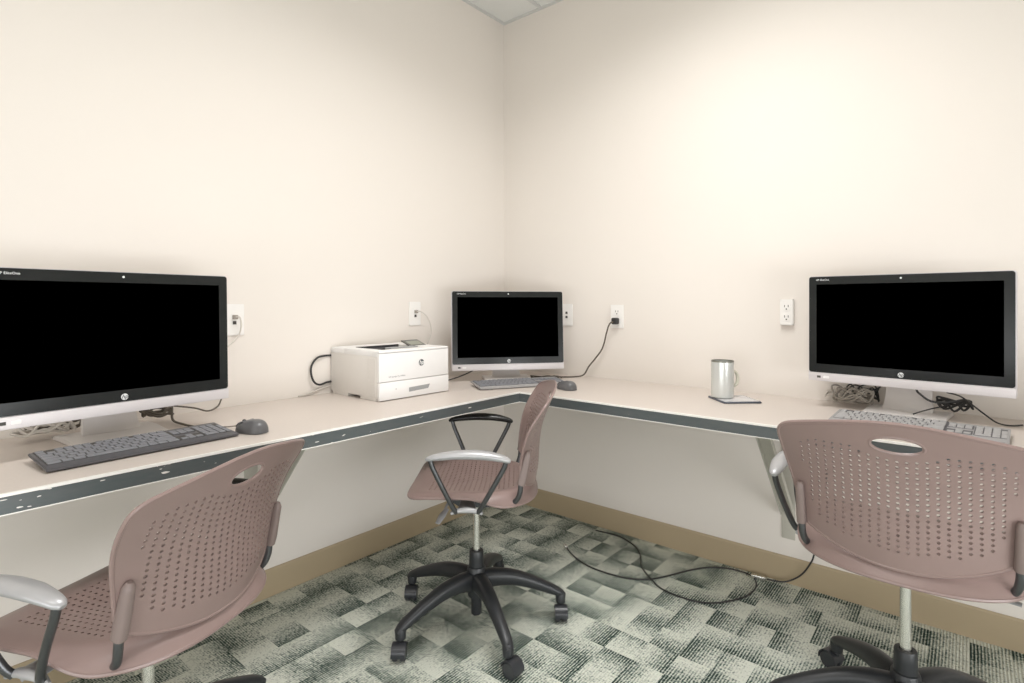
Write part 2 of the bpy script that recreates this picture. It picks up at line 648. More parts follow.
def wall_bracket(loc, rz, label):
    t = thing('desk_bracket', label, 'bracket', loc, rz, 'steel brackets under the desk')
    w = 0.025
    obj('wall_plate', box(0.0, 0.005, -w, w, 0.18, DBOT - 0.001, 0.001), 'bracket', t)
    obj('top_arm', box(0.005, 0.44, -w, w, DBOT - 0.006, DBOT - 0.0002, 0.001), 'bracket', t)
    b = bmesh.new()
    # brace: flanged diagonal channel
    a, c = Vector((0.006, 0, 0.29)), Vector((0.385, 0, DBOT - 0.007))
    d = (c - a)
    L = d.length
    ang = math.atan2(d.z, d.x)
    mt = Matrix.Translation(a) @ Matrix.Rotation(-ang, 4, 'Y')
    bx(b, 0, L, -w, w, -0.003, 0.001, mtx=mt)
    bx(b, 0, L, w - 0.003, w, -0.02, -0.003, mtx=mt)
    bx(b, 0, L, -w, -w + 0.003, -0.02, -0.003, mtx=mt)
    obj('brace', b, 'bracket', t, smooth=False)
    return t


wall_bracket((0.0, -1.475, 0), 0, 'grey steel brace under the left desk, partly behind the left chair back')
wall_bracket((1.527, 0.0, 0), R(-90), 'grey steel brace under the right desk, left of the right chair')

# ------------------------------------------------------------------ task chair
def lerp_tab(tab, x):
    if x <= tab[0][0]:
        return tab[0][1]
    for (a, va), (b, vb) in zip(tab, tab[1:]):
        if x <= b:
            t = (x - a) / (b - a)
            return va + (vb - va) * t
    return tab[-1][1]


def smooth_tab(tab, x):
    P = catmull([(a, b, 0) for a, b in tab], 8)
    return lerp_tab([(p.x, p.y) for p in P], x)


BC = [(0.50, -0.206), (0.57, -0.219), (0.64, -0.223), (0.70, -0.230), (0.75, -0.243), (0.80, -0.262), (0.86, -0.284)]
BC = [(p.x, p.y) for p in catmull([(a, b, 0) for a, b in BC], 8)]
BK = [(0.50, 1.75), (0.57, 1.6), (0.66, 1.25), (0.74, 0.90), (0.80, 0.62), (0.87, 0.42)]
BK = [(p.x, p.y) for p in catmull([(a, b, 0) for a, b in BK], 8)]


def back_map(l, z, off=0.0):
    return Vector((lerp_tab(BC, z) + lerp_tab(BK, z) * l * l + off, l, z))


def inside(p, poly):
    x, y = p
    c = False
    n = len(poly)
    j = n - 1
    for i in range(n):
        xi, yi = poly[i]
        xj, yj = poly[j]
        if (yi > y) != (yj > y) and x < (xj - xi) * (y - yi) / (yj - yi) + xi:
            c = not c
        j = i
    return c


def edge_dist(p, poly):
    best = 9
    n = len(poly)
    px, py = p
    for i in range(n):
        ax, ay = poly[i]
        bx_, by_ = poly[(i + 1) % n]
        dx, dy = bx_ - ax, by_ - ay
        q = dx * dx + dy * dy
        t = 0 if q == 0 else max(0, min(1, ((px - ax) * dx + (py - ay) * dy) / q))
        d = math.hypot(px - ax - t * dx, py - ay - t * dy)
        best = min(best, d)
    return best


def perforated(outline, bigholes, centres, hr, fmap, step):
    """triangulated sheet with real round holes, mapped to 3d"""
    V, E, holes = [], [], []

    def loop(pts):
        s = len(V)
        V.extend(Vector(p) for p in pts)
        E.extend((s + i, s + (i + 1) % len(pts)) for i in range(len(pts)))
    loop(outline)
    for h in bigholes:
        loop(h)
    for (x, y) in centres:
        loop([(x + hr * math.cos(2 * math.pi * k / 8), y + hr * math.sin(2 * math.pi * k / 8)) for k in range(8)])
    xs_ = [p[0] for p in outline]
    ys_ = [p[1] for p in outline]
    cell = {}
    for c in centres:
        cell.setdefault((int(c[0] / 0.02), int(c[1] / 0.02)), []).append(c)
    x = min(xs_)
    while x < max(xs_):
        y = min(ys_)
        while y < max(ys_):
            p = (x, y)
            y += step
            if not inside(p, outline) or edge_dist(p, outline) < step * 0.4:
                continue
            if any(inside(p, h) or edge_dist(p, h) < step * 0.4 for h in bigholes):
                continue
            k = (int(p[0] / 0.02), int(p[1] / 0.02))
            near = False
            for a in (-1, 0, 1):
                for b_ in (-1, 0, 1):
                    for c in cell.get((k[0] + a, k[1] + b_), ()):
                        if math.hypot(c[0] - p[0], c[1] - p[1]) < hr * 1.8:
                            near = True
            if not near:
                V.append(Vector(p))
        x += step
    vs, es, fs, ov, oe, of = delaunay_2d_cdt(V, E, [], 0, 1e-6)
    bm = bmesh.new()
    bv = [bm.verts.new(fmap(v.x, v.y)) for v in vs]
    for f in fs:
        c = sum((vs[i] for i in f), Vector((0, 0))) / len(f)
        c = (c.x, c.y)
        if not inside(c, outline) or any(inside(c, h) for h in bigholes):
            continue
        k = (int(c[0] / 0.02), int(c[1] / 0.02))
        bad = False
        for a in (-1, 0, 1):
            for b_ in (-1, 0, 1):
                for q in cell.get((k[0] + a, k[1] + b_), ()):
                    if math.hypot(q[0] - c[0], q[1] - c[1]) < hr * 0.93:
                        bad = True
        if not bad:
            bm.faces.new([bv[i] for i in f])
    for v in [v for v in bm.verts if not v.link_faces]:
        bm.verts.remove(v)
    return bm


def solid(bm, th):
    """give the sheet a thickness (both faces and rims)"""
    bmesh.ops.recalc_face_normals(bm, faces=bm.faces)
    bm.normal_update()
    top_v = {v: bm.verts.new(v.co + v.normal * th / 2) for v in list(bm.verts)}
    bot_v = {}
    src = [v for v in top_v]
    for v in src:
        bot_v[v] = bm.verts.new(v.co - v.normal * th / 2)
    fs = list(bm.faces)
    bd = [e_ for e_ in bm.edges if len(e_.link_faces) == 1]
    pairs = []
    for e_ in bd:
        f = e_.link_faces[0]
        vs = list(f.verts)
        i = vs.index(e_.verts[0])
        a, b = (e_.verts[0], e_.verts[1]) if vs[(i + 1) % len(vs)] == e_.verts[1] else (e_.verts[1], e_.verts[0])
        pairs.append((a, b))
    for f in fs:
        vs = list(f.verts)
        bm.faces.new([top_v[v] for v in vs])
        bm.faces.new([bot_v[v] for v in reversed(vs)])
    for a, b in pairs:
        bm.faces.new((top_v[b], top_v[a], bot_v[a], bot_v[b]))
    bmesh.ops.delete(bm, geom=src, context='VERTS')
    return bm


def resample(pts, d, closed=True):
    out = []
    n = len(pts)
    for i in range(n if closed else n - 1):
        a = Vector(pts[i])
        b = Vector(pts[(i + 1) % n])
        k = max(1, int(round((b - a).length / d)))
        for j in range(k):
            out.append(tuple(a.lerp(b, j / k)))
    return out


def backrest_mesh():
    right = [(0.0, 0.856), (0.05, 0.8535), (0.10, 0.8475), (0.15, 0.8395), (0.195, 0.8308), (0.2255, 0.8225), (0.242, 0.810), (0.2475, 0.787), (0.240, 0.735), (0.231, 0.695), (0.222, 0.655), (0.214, 0.615), (0.208, 0.583),
             (0.200, 0.565), (0.17, 0.549), (0.13, 0.534), (0.08, 0.5215), (0.04, 0.5165), (0.0, 0.515)]
    sm = [(p.x, p.y) for p in catmull([(a, b, 0) for a, b in right], 4)]
    outline = sm + [(-x, y) for x, y in reversed(sm[1:-1])]
    handle = [(0.050 * math.cos(2 * math.pi * k / 40), 0.806 + 0.0195 * math.copysign(abs(math.sin(2 * math.pi * k / 40)) ** 0.9, math.sin(2 * math.pi * k / 40)))
              for k in range(40)]
    cs = []
    for k in range(-11, 12):
        l = k * 0.0178
        al = abs(l)
        if al > 0.19:
            top_, bot = 0.776, 0.722
        elif al > 0.172:
            top_, bot = 0.785, 0.625
        else:
            top_ = 0.790
            bot = 0.556 + 1.15 * l * l
        if al < 0.075:
            top_ = 0.768 + (al / 0.075) ** 2 * 0.014
        z = top_
        while z > bot:
            cs.append((l, z))
            z -= 0.0122
    bm = perforated(outline, [handle], cs, 0.0036, back_map, 0.011)
    solid(bm, 0.005)
    # rolled rim around the shell and around the grip opening
    o2 = resample(outline, 0.012)
    tube(bm, [back_map(a, b) for a, b in o2], [0.0045] * len(o2), seg=8, closed=True)
    tube(bm, [back_map(a, b) for a, b in handle], [0.004] * len(handle), seg=8, closed=True)
    return bm


def seat_r(l, f):
    """normalised radius of the seat outline"""
    if f > 0:
        n, a, b = 7.0, 0.236, 0.212
    else:
        n, a, b = 2.6, 0.236, 0.214
    return ((abs(l) / a) ** n + (abs(f) / b) ** n) ** (1 / n)


def sstep(a, b, x):
    t = max(0, min(1, (x - a) / (b - a)))
    return t * t * (3 - 2 * t)


def seat_map(l, f):
    r = seat_r(l, f)
    rear = sstep(0.02, -0.12, f)
    z = 0.527 - 0.014 * (1 - min(1, r)) * 1.6
    z += 0.006 * (abs(l) / 0.236) ** 2
    roll = 0.008 + 0.032 * rear
    t = max(0.0, (r - 0.80) / 0.20)
    z -= roll * t ** 2.2
    z -= 0.006 * sstep(0.13, 0.212, f)
    return Vector((f, l, z))


def seat_mesh():
    outline = []
    for k in range(120):
        a = 2 * math.pi * k / 120
        dl, df = math.cos(a), math.sin(a)
        rr = 1 / seat_r(dl, df)
        outline.append((dl * rr, df * rr))
    cs = []
    for k in range(-10, 11):
        l = k * 0.0166
        f = -0.150
        while f < 0.150:
            if seat_r(l, f) < 0.76:
                cs.append((l, f))
            f += 0.0162
    bm = perforated(outline, [], cs, 0.0033, seat_map, 0.012)
    solid(bm, 0.0055)
    pts = []
    for (l, f) in outline:
        p = seat_map(l, f)
        p.z -= 0.002
        pts.append(p)
    tube(bm, pts, [0.005] * len(pts), seg=8, closed=True)
    return bm


def caster_mesh(bm):
    # local: stem at origin, trailing along +x, ground at z=0
    for s in (-1, 1):
        mt = Matrix.Translation((0.018, s * 0.0125, 0.026)) @ Matrix.Rotation(R(90), 4, 'X')
        lathe(bm, [(0.010, -0.009), (0.023, -0.0085), (0.026, -0.005), (0.026, 0.005), (0.023, 0.0085), (0.010, 0.009)], 24, mt)
    # hood
    t = bmesh.new()
    n = 12
    prof = []
    for k in range(n + 1):
        a = R(-10 + 185 * k / n)
        prof.append((0.018 + 0.0295 * math.cos(a), 0.027 + 0.0295 * math.sin(a)))
    inner = [(0.018 + (x - 0.018) * 0.9, 0.027 + (z - 0.027) * 0.9) for x, z in prof]
    poly = prof + inner[::-1]
    mt = Matrix(((1, 0, 0, 0), (0, 0, 1, 0), (0, 1, 0, 0), (0, 0, 0, 1)))
    t.free()
    prism(bm, poly, -0.0225, 0.0225, mt)
    lathe(bm, [(0.009, 0.045), (0.009, 0.082)], 12)
    return bm


def make_chair(label):
    t = thing('task_chair', label, 'chair', group='perforated plastic task chairs at the desks')
    upper, base = [], []

    def up(o):
        upper.append(o.name)
        return o
    up(obj('seat', seat_mesh(), 'mauve', t))
    up(obj('backrest', backrest_mesh(), 'mauve', t))
    for s in (-1, 1):
        b = bmesh.new()
        zs = [0.558, 0.580, 0.605, 0.632, 0.655, 0.666]
        pts = []
        for z in zs:
            p = back_map(0.207 * s, z)
            p.x -= 0.011
            pts.append(p)
        tube(b, pts, [0.0115, 0.0115, 0.011, 0.0105, 0.0098, 0.005], seg=16, smooth=3, flat=[0.0135, 0.0145, 0.0135, 0.0125, 0.0110, 0.005], up=(1, 0, 0), sup=2.8)
        up(obj('back_bracket', b, 'mauve_pad', t))
        b = bmesh.new()
        x0 = pts[0].x
        tube(b, [(x0, 0.207 * s, 0.560), (x0 + 0.003, 0.206 * s, 0.532), (x0 + 0.014, 0.200 * s, 0.506), (x0 + 0.040, 0.188 * s, 0.488),
                 (-0.08, 0.165 * s, 0.483), (-0.03, 0.12 * s, 0.484), (0.0, 0.05 * s, 0.486)], 0.0085, seg=12, smooth=5)
        up(obj('back_tube', b, 'steel', t))
        b = bmesh.new()
        yy = 0.2825 * s
        tube(b, [(0.134, yy, 0.657), (0.122, yy, 0.662), (0.09, yy, 0.668), (0.04, yy, 0.6735), (-0.01, yy, 0.6745), (-0.06, yy, 0.671), (-0.10, yy, 0.663), (-0.118, yy, 0.657), (-0.126, yy, 0.653)],
             [0.006, 0.012, 0.017, 0.021, 0.0225, 0.022, 0.017, 0.013, 0.007], seg=20, smooth=4,
             flat=[0.005, 0.0085, 0.0115, 0.0135, 0.0145, 0.0135, 0.011, 0.009, 0.005], up=(0, 0, 1))
        arm = up(obj('armrest', b, 'silver' if s > 0 else 'arm_dark_reflection', t))
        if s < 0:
            arm['label'] = 'right armrest, dark room reflection painted into its colour'
        b = bmesh.new()
        tube(b, [(0.120, yy, 0.655), (0.112, yy * 0.992, 0.630), (0.083, yy * 0.955, 0.565), (0.055, yy * 0.90, 0.503), (0.045, yy * 0.86, 0.482)], 0.0080, seg=12, smooth=4)
        tube(b, [(-0.112, yy, 0.650), (-0.104, yy * 0.992, 0.628), (-0.070, yy * 0.955, 0.565), (-0.036, yy * 0.90, 0.503), (-0.024, yy * 0.86, 0.482)], 0.0080, seg=12, smooth=4)
        obj('arm_frame', b, 'steel', arm)
        b = bmesh.new()
        tube(b, [(0.062, yy * 0.86, 0.478), (0.04, yy * 0.85, 0.486), (0.012, yy * 0.85, 0.489), (-0.016, yy * 0.85, 0.486), (-0.038, yy * 0.86, 0.478)],
             [0.006, 0.010, 0.012, 0.010, 0.006], seg=12, smooth=4, flat=[0.005, 0.008, 0.010, 0.008, 0.005], up=(0, 0, 1))
        tube(b, [(0.012, yy * 0.85, 0.487), (0.017, yy * 0.55, 0.484), (0.017, yy * 0.2, 0.482)], [0.03, 0.024, 0.03], seg=14, smooth=4, flat=0.008, up=(0, 0, 1))
        obj('arm_plate', b, 'silver', arm)
    # mechanism under the seat
    b = prism(bmesh.new(), [(-0.10, 0.492), (-0.10, 0.455), (-0.05, 0.43), (0.05, 0.43), (0.11, 0.465), (0.13, 0.492)], -0.065, 0.065,
              Matrix(((1, 0, 0, 0), (0, 0, 1, 0), (0, 1, 0, 0), (0, 0, 0, 1))), bev=0.004)
    bx(b, -0.13, 0.15, -0.10, 0.10, 0.488, 0.497, 0.003)
    up(obj('tilt_mechanism', b, 'black', t))
    b = bmesh.new()
    tube(b, [(0.085, 0.06, 0.462), (0.09, 0.11, 0.458), (0.095, 0.14, 0.45)], 0.0045, seg=8)
    tube(b, [(0.088, 0.135, 0.452), (0.10, 0.16, 0.44), (0.112, 0.185, 0.424)], [0.008, 0.013, 0.009], seg=12, flat=0.004, up=(0, 0, 1))
    up(obj('lever', b, 'silver', t))
    b = bmesh.new()
    tube(b, [(-0.03, -0.06, 0.46), (-0.04, -0.11, 0.455), (-0.05, -0.14, 0.452)], 0.0045, seg=8)
    tube(b, [(-0.05, -0.13, 0.453), (-0.055, -0.17, 0.449), (-0.06, -0.215, 0.446)], [0.008, 0.013, 0.009], seg=12, flat=0.004, up=(0, 0, 1))
    up(obj('lever', b, 'silver', t))
    # gas lift
    b = lathe(bmesh.new(), [(0.0125, 0.20), (0.0125, 0.450)], 24)
    up(obj('gas_lift', b, 'chrome', t))
    b = lathe(bmesh.new(), [(0.017, 0.030), (0.019, 0.034), (0.019, 0.09), (0.030, 0.095), (0.034, 0.11), (0.036, 0.17), (0.032, 0.196), (0.0305, 0.200),
                            (0.0265, 0.202), (0.0255, 0.23), (0.025, 0.254), (0.0235, 0.257), (0.0145, 0.2575), (0.0145, 0.20)], 32)
    base.append(obj('hub', b, 'black', t))
    for k in range(5):
        a = R(72 * k)
        mt = Matrix.Rotation(a, 4, 'Z')
        b = bmesh.new()
        tube(b, [(0.020, 0, 0.152), (0.07, 0, 0.158), (0.13, 0, 0.154), (0.19, 0, 0.138), (0.255, 0, 0.113), (0.296, 0, 0.095), (0.317, 0, 0.080)],
             [0.030, 0.027, 0.0235, 0.021, 0.019, 0.018, 0.013], seg=16, smooth=4,
             flat=[0.034, 0.030, 0.026, 0.022, 0.018, 0.014, 0.010], up=(0, 0, 1), sup=2.6)
        lathe(b, [(0.013, 0.056), (0.017, 0.059), (0.0185, 0.086), (0.012, 0.098)], 16, Matrix.Translation((0.304, 0, 0)))
        bmesh.ops.transform(b, matrix=mt, verts=b.verts)
        leg = obj('leg', b, 'black', t)
        base.append(leg)
        c = bmesh.new()
        caster_mesh(c)
        sw = CASTER_SWIVEL[k]
        bmesh.ops.transform(c, matrix=mt @ Matrix.Translation((0.304, 0, 0)) @ Matrix.Rotation(R(sw), 4, 'Z'), verts=c.verts)
        obj('caster', c, 'caster', leg)
    return t


CASTER_SWIVEL = [25, -94, 15, 122, 50]
UPPER = ('seat', 'backrest', 'back_bracket', 'back_tube', 'armrest', 'tilt_mechanism', 'lever', 'gas_lift')


def pose_chair(t, x, y, head, dz, base_ang):
    t.location = (x, y, 0)
    t.rotation_euler = (0, 0, R(head))
    for ch in [o for o in bpy.data.objects if o.parent == t]:
        if ch.name.split('.')[0] in UPPER:
            ch.location.z = dz
        else:
            ch.rotation_euler.z = R(base_ang - head)


chair = make_chair('mauve perforated task chair in the corner, seen side-on with all its base visible')
pose_chair(chair, 0.735, -1.01, -141, 0.0, -28)
cl = copy_tree(chair)
cl['label'] = 'mauve perforated task chair nearest the left desk, cut by the left edge of the photo'
pose_chair(cl, 0.656, -2.01, 205.9, -0.036, 106)
cr = copy_tree(chair)
cr['label'] = 'mauve perforated task chair seen from behind at the right desk'
pose_chair(cr, 1.967, -0.72, 90.5, 0.022, 129)


# ------------------------------------------------------------------ all-in-one computers
def logo_parts(parent, x, y, z, mtx, rad, disc='logo_light', ink='logo_dark'):
    b = lathe(bmesh.new(), [(rad, 0.0), (rad, 0.0006)], 28, mtx)
    o = obj('maker_logo', b, disc, parent)
    t = text_mesh('hp', rad * 1.75, shear=0.28, extrude=0.0004, bold=rad * 0.02)
    bmesh.ops.transform(t, matrix=mtx @ Matrix.Translation((0, rad * 0.05, 0.0008)), verts=t.verts)
    obj('lettering', t, ink, o, smooth=False)
    return o


def computer(label, x, y, head, z0, tilt, base_f, w=0.56, h=0.381, su=0.0):
    t = thing('desktop_computer', label, 'computer', (x, y, DESK), R(head), 'all-in-one computers on the desks')
    zz = z0 - DESK
    t.location.z = DESK + 0.0003
    P = Matrix.Translation((0, 0, zz)) @ Matrix.Rotation(-tilt, 4, 'Y')
    # panel local: x out of the screen, y to viewer's right?, z up
    S = Matrix(((0, 0, 1, 0), (1, 0, 0, 0), (0, 1, 0, 0), (0, 0, 0, 1)))   # (u,v,n) -> (n,u,v)
    ch = 0.031
    b = prism(bmesh.new(), rrect(w, h, 0.009, cx=0, cy=h / 2), -0.030, -0.004, P @ S, bev=0.003)
    obj('housing', b, 'pc_silver', t)
    b = prism(bmesh.new(), rrect(w - 0.006, h - ch - 0.003, 0.008, cx=0, cy=ch + (h - ch) / 2 - 0.0005), -0.006, 0.0, P @ S)
    obj('screen_glass', b, 'glass_black', t)
    b = box(-w / 2 + 0.001, w / 2 - 0.001, 0.0012, ch - 0.0005, -0.006, 0.0008, 0.0015, mtx=P @ S)
    chin = obj('chin', b, 'pc_silver', t)
    u0, u1 = -w / 2 + 0.028, w / 2 - 0.028
    v0, v1 = ch + 0.032, h - 0.030
    b = box(u0, u1, v0, v1, -0.004, 0.0006, mtx=P @ S)
    obj('display', b, 'display', t, smooth=False)
    b = prism(bmesh.new(), rrect(w * 0.72, h * 0.66, 0.03, cx=0, cy=h * 0.5), -0.050, -0.030, P @ S, bev=0.006)
    obj('rear_cover', b, 'pc_back', t)
    logo_parts(t, 0, 0, 0, P @ S @ Matrix.Translation((0, ch + 0.0135, 0.0002)), 0.0085)
    b = lathe(bmesh.new(), [(0.003, 0), (0.003, 0.0004)], 16, P @ S @ Matrix.Translation((0, h - 0.014, 0.0002)))
    obj('webcam', b, 'logo_light', t)
    tx = text_mesh('HP EliteOne', 0.0085, extrude=0.0002)
    bmesh.ops.transform(tx, matrix=P @ S @ Matrix.Translation((-w / 2 + 0.048, h - 0.014, 0.0004)), verts=tx.verts)
    o = obj('model_lettering', tx, 'logo_light', t, smooth=False)
    # front ports / drive badges on the chin
    b = box(-w / 2 + 0.030, -w / 2 + 0.042, 0.012, 0.020, 0.0008, 0.0012, mtx=P @ S)
    obj('port_badge', b, 'slot', chin, smooth=False)
    b = prism(bmesh.new(), rrect(0.019, 0.009, 0.002, cx=-w / 2 + 0.060, cy=0.016), 0.0008, 0.0013, P @ S)
    obj('port_badge', b, 'white_plastic', chin, smooth=False)
    # stand: broad neck and flat sloped foot
    nf = base_f - 0.105
    b = bmesh.new()
    rings = []
    for (f, zv, hw, th) in ((nf + 0.012, 0.012, 0.072, 0.016), (nf, 0.03, 0.069, 0.015), (nf - 0.008, 0.06, 0.066, 0.014), (nf - 0.01, 0.10, 0.064, 0.014), (nf - 0.008, zz + 0.16, 0.06, 0.014)):
        rg = []
        for (u, d) in ((-hw, 0), (-hw * 0.5, 0.008), (0, 0.011), (hw * 0.5, 0.008), (hw, 0), (hw, -th), (-hw, -th)):
            rg.append(b.verts.new((f + d, u + su, zv)))
        rings.append(rg)
    for A, B in zip(rings, rings[1:]):
        for j in range(7):
            b.faces.new((A[j], A[(j + 1) % 7], B[(j + 1) % 7], B[j]))
    b.faces.new(rings[0][::-1])
    b.faces.new(rings[-1])
    obj('stand_neck', b, 'pc_light', t)
    b = prism(bmesh.new(), [(base_f, 0.0), (base_f, 0.004), (base_f - 0.10, 0.014), (base_f - 0.16, 0.013), (base_f - 0.18, 0.004), (base_f - 0.18, 0.0)], su - 0.116, su + 0.116,
              Matrix(((1, 0, 0, 0), (0, 0, 1, 0), (0, 1, 0, 0), (0, 0, 0, 1))), bev=0.0015)
    obj('stand_foot', b, 'pc_light', t)
    if nf - 0.008 < -0.055:
        b = box(nf - 0.02, -0.048, -0.05, 0.05, zz + 0.10, zz + 0.17, 0.004)
        obj('hinge_block', b, 'pc_back', t)
    return t


computer('large black-screened all-in-one computer at the left edge, in front of the nearest outlet', 0.345, -1.971, 5.4, 0.843, 0.022, -0.055, w=0.567, su=0.026)
computer('smallest-looking all-in-one computer, in the corner beside the white printer', 0.359, -0.380, -39.4, 0.811, 0.0658, 0.025, h=0.388)
computer('black-screened all-in-one computer on the right desk, right of the mug', 1.918, -0.216, -96.4, 0.856, 0.0, 0.0, w=0.568, h=0.381)


# ------------------------------------------------------------------ keyboards
def make_keyboard(x, y, head, label, frame, keym, tag_group=True):
    t = thing('keyboard', label, 'keyboard', (x, y, DESK), R(head), 'keyboards in front of the computers')
    w, d = 0.432, 0.150
    # local: x towards the user, y to the user's right
    prof = [(d / 2, 0.003), (d / 2, 0.008), (d / 2 - 0.004, 0.0105), (-d / 2 + 0.004, 0.022), (-d / 2, 0.021), (-d / 2, 0.015)]
    b = prism(bmesh.new(), prof, -w / 2, w / 2, Matrix(((1, 0, 0, 0), (0, 0, 1, 0), (0, 1, 0, 0), (0, 0, 0, 1))), bev=0.0015)
    obj('frame', b, frame, t)
    for s in (-1, 1):
        obj('foot', box(-d / 2 + 0.004, -d / 2 + 0.016, s * 0.17 - 0.012, s * 0.17 + 0.012, 0.0, 0.017), frame, t)
        obj('foot', box(d / 2 - 0.014, d / 2 - 0.006, s * 0.17 - 0.012, s * 0.17 + 0.012, 0.0, 0.007), frame, t)
    slope = math.atan2(0.0115, d - 0.008)
    for (p, q, r0, r1) in ((0.008, 0.294, 0, 5), (0.2945, 0.3535, 1, 2), (0.2945, 0.3535, 4, 5), (0.3555, w - 0.006, 1, 5)):
        c0 = -d / 2 + 0.013 + (r0 - 0.52) * 0.0187 * 1.04
        c1 = -d / 2 + 0.013 + (r1 + 0.52) * 0.0187 * 1.04
        cm, hc = (c0 + c1) / 2, (c1 - c0) / 2
        well = Matrix.Translation((cm, 0, 0.0105 + (d / 2 - 0.004 - cm) * math.tan(slope))) @ Matrix.Rotation(slope, 4, 'Y')
        obj('key_well', box(-hc, hc, -w / 2 + p, -w / 2 + q, -0.0006, 0.0005, mtx=well), 'slot' if frame == 'kb_frame' else 'kb_frame', t, smooth=False)
    u = 0.0187
    x_first = -d / 2 + 0.013
    left = -w / 2 + 0.010 + u / 2
    meshes = {}

    def key(cx, cy, kw, kd=1.0):
        k = (round(kw, 2), kd)
        zc = 0.0105 + (d / 2 - 0.004 - cx) * math.tan(slope)
        if k not in meshes:
            kk = box(-kd * u / 2 + 0.0013, kd * u / 2 - 0.0013, -kw * u / 2 + 0.0013, kw * u / 2 - 0.0013, -0.001, 0.0026, 0.0008, 1)
            o = obj('key', kk, keym, t, loc=(cx, cy, zc), rot=(0, slope, 0))
            meshes[k] = o
        else:
            o = meshes[k].copy()
            COL.objects.link(o)
            o.location = (cx, cy, zc)

    def row(i, specs, y0):
        cy = y0
        cx = x_first + i * u * 1.04
        for kw in specs:
            if kw > 0:
                key(cx, cy + kw * u / 2, kw)
            cy += abs(kw) * u
    y0 = -w / 2 + 0.009
    row(0, [1, -1, 1, 1, 1, 1, -.5, 1, 1, 1, 1, -.5, 1, 1, 1, 1], y0)
    row(1, [1] * 13 + [2], y0)
    row(2, [1.5] + [1] * 12 + [1.5], y0)
    row(3, [1.8] + [1] * 11 + [2.2], y0)
    row(4, [2.3] + [1] * 10 + [2.7], y0)
    row(5, [1.5, 1.2, 1.3, 5.8, 1.3, 1.2, 1.2, 1.5], y0)
    y1 = y0 + 15.3 * u
    row(1, [1, 1, 1], y1)
    row(2, [1, 1, 1], y1)
    row(4, [-1, 1], y1)
    row(5, [1, 1, 1], y1)
    y2 = y1 + 3.3 * u
    for i in (1, 2, 3, 4):
        row(i, [1, 1, 1], y2)
    row(5, [2, 1], y2)
    key(x_first + 2.5 * 1.04 * u, y2 + 3.4 * u, 0.8, 2.0)
    key(x_first + 4.5 * 1.04 * u, y2 + 3.4 * u, 0.8, 2.0)
    return t


make_keyboard(0.422, -1.952, 3.2, 'dark grey keyboard on the left desk, leading edge angled to the room', 'kb_frame', 'key')
make_keyboard(0.492, -0.462, -28.5, 'dark grey keyboard in the corner, partly behind the side-on chair back', 'kb_frame_light', 'key')
make_keyboard(1.964, -0.382, -93.5, 'grey keyboard on the right desk, mostly hidden by a chair back', 'kb_frame_light', 'key_light')


def make_mouse(label):
    t = thing('computer_mouse', label, 'mouse', group='computer mice beside the keyboards')
    b = bmesh.new()
    bmesh.ops.create_uvsphere(b, u_segments=28, v_segments=18, radius=1)
    for v in b.verts:
        x, y, z = v.co
        hgt = 0.036 * (1 - 0.28 * x)
        wv = 0.031 * (1 - 0.10 * x)
        v.co = Vector((math.copysign(abs(x) ** 0.85, x) * 0.054, math.copysign(abs(y) ** 0.8, y) * wv, max(0, z) ** 0.8 * hgt + (0.0 if z > 0 else 0.0) + 0.002))
        if z < 0:
            v.co.z = 0.002 + z * 0.002
    obj('body', b, 'mouse', t)
    b = bmesh.new()
    for s in (-1, 1):
        tube(b, [(0.012, s * 0.012, 0.0335), (0.030, s * 0.012, 0.0275), (0.046, s * 0.011, 0.016)], [0.009, 0.0095, 0.006], seg=12, flat=0.003, up=(0, 0, 1))
    obj('button', b, 'mouse_light', t)
    b = lathe(bmesh.new(), [(0.0055, -0.003), (0.0065, 0), (0.0055, 0.003)], 16, Matrix.Translation((0.030, 0, 0.029)) @ Matrix.Rotation(R(90), 4, 'X'))
    obj('scroll_wheel', b, 'cord_black', t)
    return t


mz = make_mouse('dark grey mouse on the left desk, right of the keyboard')
mz.location = (0.458, -1.684, DESK)
mz.rotation_euler.z = R(196)
m2 = copy_tree(mz)
m2['label'] = 'dark grey mouse at the desk corner, right of the side-on chair back'
m2.location = (0.722, -0.418, DESK)
m2.rotation_euler.z = R(165)


